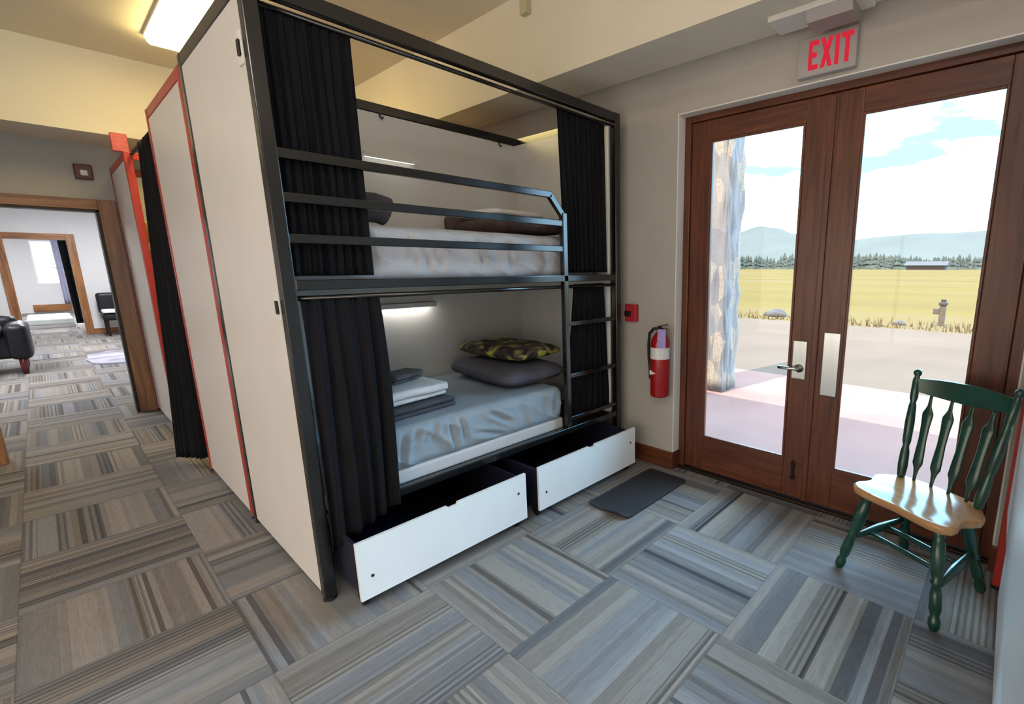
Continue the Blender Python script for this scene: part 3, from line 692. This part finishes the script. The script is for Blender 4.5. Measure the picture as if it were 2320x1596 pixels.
# bedding of the far red bunk
t = thing('mattress', 'mattress with lavender sheet on the upper berth of the farthest red bunk', 'mattress', (1.6, 6.4, 1.45))
bm = NB(); softbox(bm, (1.63, 6.40, 1.55), (1.94, .96, .23), .05, 16, .004); obj('fitted_sheet', bm, 'lav', t, True)
bm = NB(); softbox(bm, (.90, 6.25, 1.815), (.44, .60, .24), .09, 18, .01, 7, 2., .2); tag(obj('folded_blanket', bm, 'yellow', None, True), 'yellow blanket heaped on the upper berth of the farthest red bunk', 'blanket')

# ------------------------------------------------------------------ floor mat
bm = NB(); nx, ny = 40, 20; g = []
for i in range(nx+1):
    row = []
    for j in range(ny+1):
        u, v = i/nx, j/ny
        x = 2.0+.685*u; y = 1.635+.33*v
        # rounded corners and one curling end
        cx = min(u, 1-u)*.685; cy = min(v, 1-v)*.33
        if cx < .04 and cy < .04:
            dx, dy = .04-cx, .04-cy; l = math.hypot(dx, dy)
            if l > .04:
                k = .04/l; x += (dx-dx*k)*(1 if u < .5 else -1); y += (dy-dy*k)*(1 if v < .5 else -1)
        z = .010+.020*max(0, 1-u*8)**2*(.5+.5*math.sin(v*7))
        row.append(bm.verts.new((x, y, z)))
    g.append(row)
for i in range(nx):
    for j in range(ny): bm.faces.new((g[i][j], g[i+1][j], g[i+1][j+1], g[i][j+1]))
ret = bmesh.ops.extrude_face_region(bm, geom=bm.faces[:])
bmesh.ops.translate(bm, vec=(0, 0, -.0085), verts=[v for v in ret['geom'] if isinstance(v, bmesh.types.BMVert)])
o = tag(obj('floor_mat', bm, 'mat'), 'black rubber floor mat in front of the right drawer by the door', 'mat'); autosmooth(o, 50)

# ------------------------------------------------------------------ green chair
ch = thing('dining_chair', 'green painted spindle-back chair with a honey wood seat by the doors', 'chair', (2.419, .217, 0), local=True, rotz=math.radians(155))
# local: +x forward, y across (seat height .45)
out = []
half = [(.178, 0), (.186, .08), (.190, .15), (.182, .205), (.155, .234), (.115, .238), (.075, .223), (.045, .221), (.01, .239), (-.03, .253), (-.07, .243), (-.105, .215), (-.140, .188), (-.160, .150), (-.172, .08), (-.176, 0)]
full = half + [(x, -y) for x, y in half[-2:0:-1]]
def ring(z, s):
    return [Vector((x*s[0], y*s[1], z)) for x, y in full]
bm = NB()
rings = [[bm.verts.new(p) for p in ring(z, s)] for z, s in ((.412, (.93, .95)), (.418, (.98, .985)), (.432, (1, 1)), (.445, (1, 1)), (.452, (.98, .985)), (.452, (.9, .92)), (.446, (.7, .75)), (.442, (.4, .45)), (.442, (.12, .14)))]
nn = len(full)
for r0, r1 in zip(rings, rings[1:]):
    for k in range(nn): bm.faces.new((r0[k], r0[(k+1) % nn], r1[(k+1) % nn], r1[k]))
bm.faces.new(rings[0][::-1]); bm.faces.new(rings[-1])
o = obj('seat', bm, 'seat', ch); autosmooth(o, 60)
LEG = [(0, .012), (.03, .017), (.10, .020), (.14, .016), (.17, .021), (.30, .024), (.46, .021), (.52, .015), (.55, .021), (.58, .014), (.66, .019), (.80, .020), (.86, .0135), (.90, .019), (.96, .019), (1, .012)]
legs = {}
for s in (1, -1):
    legs['f', s] = ((.115, s*.165, .425), (.197, s*.24, 0)); legs['r', s] = ((-.115, s*.135, .425), (-.245, s*.19, 0))
for kk, (a, b) in legs.items():
    o = obj('leg', turned(NB(), a, b, [(t_, r_*1.22) for t_, r_ in LEG], 16), 'green', ch, True)
def onleg(k, t):
    a, b = legs[k]; return Vector(a).lerp(Vector(b), t)
STR = [(0, .010), (.2, .015), (.4, .020), (.5, .0215), (.6, .020), (.8, .015), (1, .010)]
for s in (1, -1):
    obj('stretcher', turned(NB(), onleg(('f', s), .60), onleg(('r', s), .50), STR, 14), 'green', ch, True)
for k in (.30, .62):
    a = onleg(('f', 1), .60).lerp(onleg(('r', 1), .50), k); b = onleg(('f', -1), .60).lerp(onleg(('r', -1), .50), k)
    obj('stretcher', turned(NB(), a, b, [(0, .009), (.25, .011), (.5, .0125), (.75, .011), (1, .009)], 12), 'green', ch, True)
POST = [(0, .013), (.03, .017), (.12, .021), (.24, .019), (.30, .013), (.34, .018), (.52, .020), (.66, .016), (.70, .012), (.74, .017), (.90, .016), (.935, .010), (.955, .017), (.98, .017), (1, .008)]
for s in (1, -1):
    obj('back_post', turned(NB(), (-.125, s*.178, .445), (-.235, s*.222, .992), [(t_, r_*1.12) for t_, r_ in POST], 16), 'green', ch, True)
# crest rail, bowed backwards
bm = NB(); nv = 20; rows = []
for i in range(nv+1):
    u = -1+2*i/nv; y = u*.212; xb = -.222-.03*(1-u*u); zt = .948+.012*(1-u*u); zb = .872+.012*abs(u)**2-.006*(1-abs(u))
    rows.append([bm.verts.new(v) for v in ((xb-.009, y, zt), (xb+.009, y, zt), (xb+.012, y, (zt+zb)/2), (xb+.015, y, zb), (xb-.003, y, zb), (xb-.008, y, (zt+zb)/2))])
for r0, r1 in zip(rows, rows[1:]):
    for k in range(6): bm.faces.new((r0[k], r0[(k+1) % 6], r1[(k+1) % 6], r1[k]))
bm.faces.new(rows[0][::-1]); bm.faces.new(rows[-1]); o = obj('crest_rail', bm, 'green', ch); autosmooth(o, 50)
SP = [(0, .008), (.08, .009), (.15, .014), (.21, .025), (.30, .024), (.48, .020), (.64, .022), (.74, .0265), (.78, .026), (.82, .017), (.86, .010), (.93, .008), (1, .008)]
for k in range(4):
    u = (-1.5+k)/2.2
    obj('spindle', turned(NB(), (-.135-.012*(1-u*u), u*.178, .445), (-.219-.03*(1-u*u), u*.205, .884), SP, 14, .42, (1, 0, 0)), 'green', ch, True)

# ------------------------------------------------------------------ things in the far rooms
t = thing('armchair', 'black leather armchair seen through the hall doorway at the left edge', 'armchair', (-.75, 10.9, 0))
bm = NB(); softbox(bm, (-.78, 11.25, .40), (1.0, .85, .34), .06, 14, .004); obj('base', bm, 'leather', t, True)
bm = NB(); softbox(bm, (-.30, 11.2, .46), (.22, .92, .50), .08, 16, .006); obj('armrest', bm, 'leather', t, True)
bm = NB(); softbox(bm, (-1.26, 11.2, .46), (.22, .92, .50), .08, 16, .006); obj('armrest', bm, 'leather', t, True)
bm = NB(); softbox(bm, (-.78, 11.62, .62), (1.0, .25, .34), .09, 16, .006); obj('backrest', bm, 'leather', t, True)
bm = NB(); softbox(bm, (-.78, 11.1, .60), (.72, .72, .14), .06, 16, .006); obj('seat_cushion', bm, 'leather', t, True)
for x in (-.30, -1.26):
    for y in (10.82, 11.6):
        bm = NB(); turned(bm, (x, y, 0), (x, y, .25), [(0, .028), (.3, .036), (1, .04)], 12); obj('foot', bm, 'darkred', t, True)
bm = NB(); ctr = bm.verts.new((.72, 11.65, .028)); lp = []
for k in range(40):
    a = 2*PI*k/40; rr = 1+.28*noise.noise(Vector((math.cos(a)*2.2, math.sin(a)*2.2, 3.)))
    lp.append((.72+.44*rr*math.cos(a), 11.65+.85*rr*math.sin(a)))
top = [bm.verts.new((x, y, .02)) for x, y in lp]; bt = [bm.verts.new((x, y, .002)) for x, y in lp]
for k in range(40):
    bm.faces.new((ctr, top[k], top[(k+1) % 40])); bm.faces.new((top[k], bt[k], bt[(k+1) % 40], top[(k+1) % 40]))
bm.faces.new(bt[::-1]); tag(obj('hide_rug', bm, 'rug'), 'pale grey and white rug on the lounge floor beyond the hall doorway', 'rug')
t = thing('lounge_chair', 'dark lounge chair with a teal blanket beside the farther doorway', 'chair', (1.0, 15.6, 0))
bm = NB(); softbox(bm, (1.08, 15.95, .70), (.66, .14, .46), .06, 14); obj('backrest', bm, 'leather', t, True)
bm = NB(); softbox(bm, (1.08, 15.6, .42), (.64, .62, .16), .06, 14); obj('seat', bm, 'leather', t, True)
for x in (.82, 1.34):
    for y in (15.36, 15.86):
        bm = NB(); turned(bm, (x, y, 0), (x, y, .36), [(0, .02), (1, .028)], 10); obj('leg', bm, 'bronze', t)
bm = NB(); softbox(bm, (1.0, 15.44, .545), (.46, .42, .07), .03, 14, .01, 6); tag(obj('folded_linen', bm, 'pale', None, True), 'pale folded linen on the seat of the lounge chair', 'linen')
bm = NB(); softbox(bm, (1.17, 15.62, .665), (.30, .24, .12), .05, 14, .02, 6); tag(obj('throw_blanket', bm, 'teal', None, True), 'teal blanket bunched on the lounge chair', 'blanket')
curtain('curtain', 'black curtain hanging just inside the farther doorway', ((.40, 16.75, 2.15), (.60, 16.75, 2.15)), ((.42, 16.75, .22), (.58, 16.75, .22)), 3, .03, nu=40, nv=12, seed=6.)
curtain('curtain', 'grey violet curtain at the far window', ((.44, 24.9, 2.45), (.70, 24.9, 2.45)), ((.46, 24.9, .28), (.68, 24.9, .28)), 3, .03, nu=40, nv=12, seed=7., mat='lav')
t = thing('bed', 'low bed with pale linen in the farthest room', 'bed', (.1, 19.5, 0))
bm = NB(); softbox(bm, (.05, 19.5, .16), (.75, 2., .16), .05, 14, .005); obj('mattress', bm, 'pale', t, True)
bm = NB(); box(bm, -.34, .44, 18.48, 20.52, 0, .085, .01); obj('bed_frame', bm, 'board', t)

# ------------------------------------------------------------------ outdoors
def slab(name, x0, x1, y0, y1, z0, z1, mat):
    bm = NB(); box(bm, x0, x1, y0, y1, z0, z1); return struct(name, bm, mat)
slab('porch_slab', 2.99, 6.4, -30, 40, -.2, -.002, 'porch')
slab('gravel_drive', 6.4, 13.2, -60, 90, -.2, -.012, 'gravel')
slab('meadow', 13.2, 2600, -2500, 2500, -.3, -.02, 'meadow')
# ragged grass verge along the gravel
bm = NB()
for k in range(1400):
    y = rnd.uniform(-8, 16); x = 13.2+abs(rnd.gauss(0, .7))
    if any(math.hypot(x-a, y-b) < c for a, b, c in ((14.4, 5.7, .6), (14.3, 2.25, .35), (14.7, 1.33, .4))): continue
    h = rnd.uniform(.05, .22); a = rnd.uniform(0, PI); w = .02
    p = Vector((x, y, -.02)); d = Vector((math.cos(a)*w, math.sin(a)*w, 0)); tp = p+Vector((rnd.uniform(-.06, .06), rnd.uniform(-.06, .06), h))
    vs = [bm.verts.new(v) for v in (p-d, p+d, tp)]; bm.faces.new(vs)
tag(obj('grass', bm, 'meadow'), 'dry grass tufts along the edge of the gravel drive', 'grass', kind='stuff')
# stone column
bm = NB(); box(bm, 5.0, 5.38, 2.60, 3.12, -.01, 4.2)
bmesh.ops.subdivide_edges(bm, edges=bm.edges[:], cuts=24, use_grid_fill=True)
for v in bm.verts:
    c_ = Vector((5.19, 2.86, v.co.z)); d = v.co-c_; q = Vector((v.co.x*7, v.co.y*7, v.co.z*3.2))
    dist, _ = noise.voronoi(q)[0], 0
    e = dist[1]-dist[0]
    v.co += d.normalized()*(min(e, .35)*.14-.03) if 0 < v.co.z < 4.15 else Vector((0, 0, 0))
tag(obj('stone_column', bm, 'stone', None, True), 'rough stone column on the porch outside the left door', 'column')
# hitching post, rocks
t = thing('marker_post', 'short wooden post with a small side box at the edge of the meadow', 'post', (14.7, 1.33, -.02))
bm = NB(); box(bm, 14.63, 14.77, 1.27, 1.41, -.02, .52, .015); obj('post', bm, 'post', t)
bm = NB(); box(bm, 14.60, 14.80, 1.24, 1.44, .52, .60, .02); box(bm, 14.64, 14.76, 1.28, 1.40, .60, .68, .02); obj('cap', bm, 'rock', t)
bm = NB(); box(bm, 14.62, 14.74, 1.41, 1.55, .28, .44, .02); obj('side_box', bm, 'post', t)
for (x, y, s, lab) in ((14.4, 5.7, .24, 'dark rounded rock beside the drive, seen through the left door'), (14.3, 2.25, .12, 'small dark rock at the meadow edge seen through the right door')):
    bm = NB(); bmesh.ops.create_icosphere(bm, subdivisions=3, radius=1)
    for v in bm.verts: v.co = Vector((x, y, -.03))+Vector((v.co.x*s*1.3, v.co.y*s*1.5, max(0, v.co.z)*s))*(1+.25*noise.noise(v.co*1.7))
    tag(obj('rock', bm, 'rock', None, True), lab, 'rock')
# treeline
bm = NB()
for k in range(1700):
    y = rnd.uniform(-120, 330); x = rnd.uniform(285, 420); h = rnd.uniform(5, 9.5)*(1.0 if y > 60 else .85)*rnd.choice((1, 1, 1.15)); r = h*rnd.uniform(.2, .34)
    base = Vector((x, y, -.3)); sg = 7
    for lv in range(3):
        z0 = h*(.08+.27*lv); z1 = h*(.50+.25*lv); rr = r*(1-.26*lv)
        tip = bm.verts.new(base+Vector((0, 0, z1)))
        rg = [bm.verts.new(base+Vector((rr*math.cos(2*PI*i/sg+lv)*rnd.uniform(.8, 1.15), rr*math.sin(2*PI*i/sg+lv)*rnd.uniform(.8, 1.15), z0))) for i in range(sg)]
        for i in range(sg): bm.faces.new((rg[i], rg[(i+1) % sg], tip))
tag(obj('treeline', bm, 'tree'), 'dark band of pine trees along the far side of the meadow', 'trees', kind='stuff')
# barn
t = thing('barn', 'low dark barn in front of the distant trees', 'barn', (275, 35, 0))
bm = NB(); box(bm, 270, 280, 26, 42, -.3, 2.2); obj('walls', bm, 'barn', t)
bm = NB(); prism(bm, [(269, 2.2), (281, 2.2), (275, 4.2)], 'y', 25, 43); obj('roof', bm, 'rock', t)
# hills
RID = [(-600, 60), (-200, 95), (0, 88), (71, 88), (194, 88), (290, 86), (367, 77), (414, 64), (479, 77), (548, 103), (610, 122), (666, 131), (743, 112), (860, 80), (1100, 100), (1600, 60), (2400, 30)]
def ridge(y):
    for (a, b), (c, d) in zip(RID, RID[1:]):
        if a <= y <= c:
            f = (y-a)/(c-a); f = f*f*(3-2*f); return b+(d-b)*f
    return 30
bm = NB(); g = []
for i in range(23):
    u = i/22; x = 900+1300*u; row = []
    for j in range(161):
        y = -500+2700*j/160; sc = x/1500
        yy = y/sc
        h = ridge(max(-599, min(2399, yy)))*math.sin(min(1, u/.4615)*PI/2)**1.5 if u <= .4615 else ridge(max(-599, min(2399, yy)))*(1-.55*(u-.4615))
        row.append(bm.verts.new((x, y, -1+h+4*noise.noise(Vector((x*.01, y*.01, 0)))*min(1, u*3))))
    g.append(row)
for i in range(22):
    for j in range(160): bm.faces.new((g[i][j], g[i+1][j], g[i+1][j+1], g[i][j+1]))
struct('hills', bm, 'hill', None, True)

# ------------------------------------------------------------------ sky and sun
W = bpy.data.worlds.new('sky'); bpy.context.scene.world = W; W.use_nodes = True
nt = W.node_tree; N = nt.nodes; L = nt.links; bg = N['Background']
tc = N.new('ShaderNodeTexCoord'); sx = N.new('ShaderNodeSeparateXYZ'); L.new(tc.outputs['Generated'], sx.inputs[0])
mp = N.new('ShaderNodeMapping'); mp.inputs['Scale'].default_value = (1.2, 1.2, 4.5); L.new(tc.outputs['Generated'], mp.inputs[0])
nz = N.new('ShaderNodeTexNoise'); nz.inputs['Scale'].default_value = 2.3; nz.inputs['Detail'].default_value = 6; L.new(mp.outputs[0], nz.inputs['Vector'])
cr = N.new('ShaderNodeValToRGB'); cr.color_ramp.elements[0].position = .36; cr.color_ramp.elements[0].color = (.08, .55, 1.0, 1); cr.color_ramp.elements[1].position = .46; cr.color_ramp.elements[1].color = (.42, .73, 1.0, 1)
cl = N.new('ShaderNodeMath'); cl.operation = 'MULTIPLY_ADD'; cl.inputs[1].default_value = -.9; cl.inputs[2].default_value = .15; L.new(sx.outputs[2], cl.inputs[0])
ca = N.new('ShaderNodeMath'); ca.operation = 'ADD'; L.new(nz.outputs['Fac'], ca.inputs[0]); L.new(cl.outputs[0], ca.inputs[1])
L.new(ca.outputs[0], cr.inputs['Fac'])
el = N.new('ShaderNodeMapRange'); el.inputs['From Min'].default_value = .26; el.inputs['From Max'].default_value = .55; el.inputs['To Min'].default_value = 10.0; el.inputs['To Max'].default_value = 19.; el.interpolation_type = 'SMOOTHSTEP'
L.new(sx.outputs[2], el.inputs['Value'])
tint = N.new('ShaderNodeMapRange'); tint.inputs['From Min'].default_value = .26; tint.inputs['From Max'].default_value = .5
L.new(sx.outputs[2], tint.inputs['Value'])
mx = N.new('ShaderNodeMix'); mx.data_type = 'RGBA'; L.new(tint.outputs[0], mx.inputs['Factor']); L.new(cr.outputs[0], mx.inputs['A']); mx.inputs['B'].default_value = (.45, .73, 1.0, 1)
# the side of the sky towards the sun is warmer, and dimmer low down behind thin haze
az = N.new('ShaderNodeMapRange'); az.inputs['From Min'].default_value = .15; az.inputs['From Max'].default_value = -.5; az.interpolation_type = 'SMOOTHSTEP'
L.new(sx.outputs[0], az.inputs['Value'])
m2 = N.new('ShaderNodeMix'); m2.data_type = 'RGBA'; L.new(az.outputs[0], m2.inputs['Factor']); L.new(mx.outputs['Result'], m2.inputs['A']); m2.inputs['B'].default_value = (1., .84, .70, 1)
am = N.new('ShaderNodeMapRange'); am.inputs['To Min'].default_value = 1.; am.inputs['To Max'].default_value = .38; L.new(az.outputs[0], am.inputs['Value'])
ml = N.new('ShaderNodeMath'); ml.operation = 'MULTIPLY'; L.new(el.outputs[0], ml.inputs[0]); L.new(am.outputs[0], ml.inputs[1])
L.new(m2.outputs['Result'], bg.inputs['Color']); L.new(ml.outputs[0], bg.inputs['Strength'])
sd = bpy.data.lights.new('sun', 'SUN'); so = bpy.data.objects.new('sun', sd); C.objects.link(so)
sd.energy = 15.; sd.angle = .009; sd.color = (1., .95, .86)
d = Vector((.48, -.10, -.87)).normalized()     # light travels from behind the building
so.rotation_euler = d.to_track_quat('-Z', 'Y').to_euler(); so.location = (-10, 2, 20)

sc = bpy.context.scene
sc.view_settings.view_transform = 'Standard'; sc.view_settings.look = 'None'; sc.view_settings.gamma = 1.; sc.view_settings.use_curve_mapping = False
sc.view_settings.exposure = 0.
sc.cycles.max_bounces = 10; sc.cycles.diffuse_bounces = 6; sc.cycles.glossy_bounces = 4; sc.cycles.transparent_max_bounces = 12
sc.cycles.use_denoising = True
sc.cycles.sample_clamp_indirect = 6.
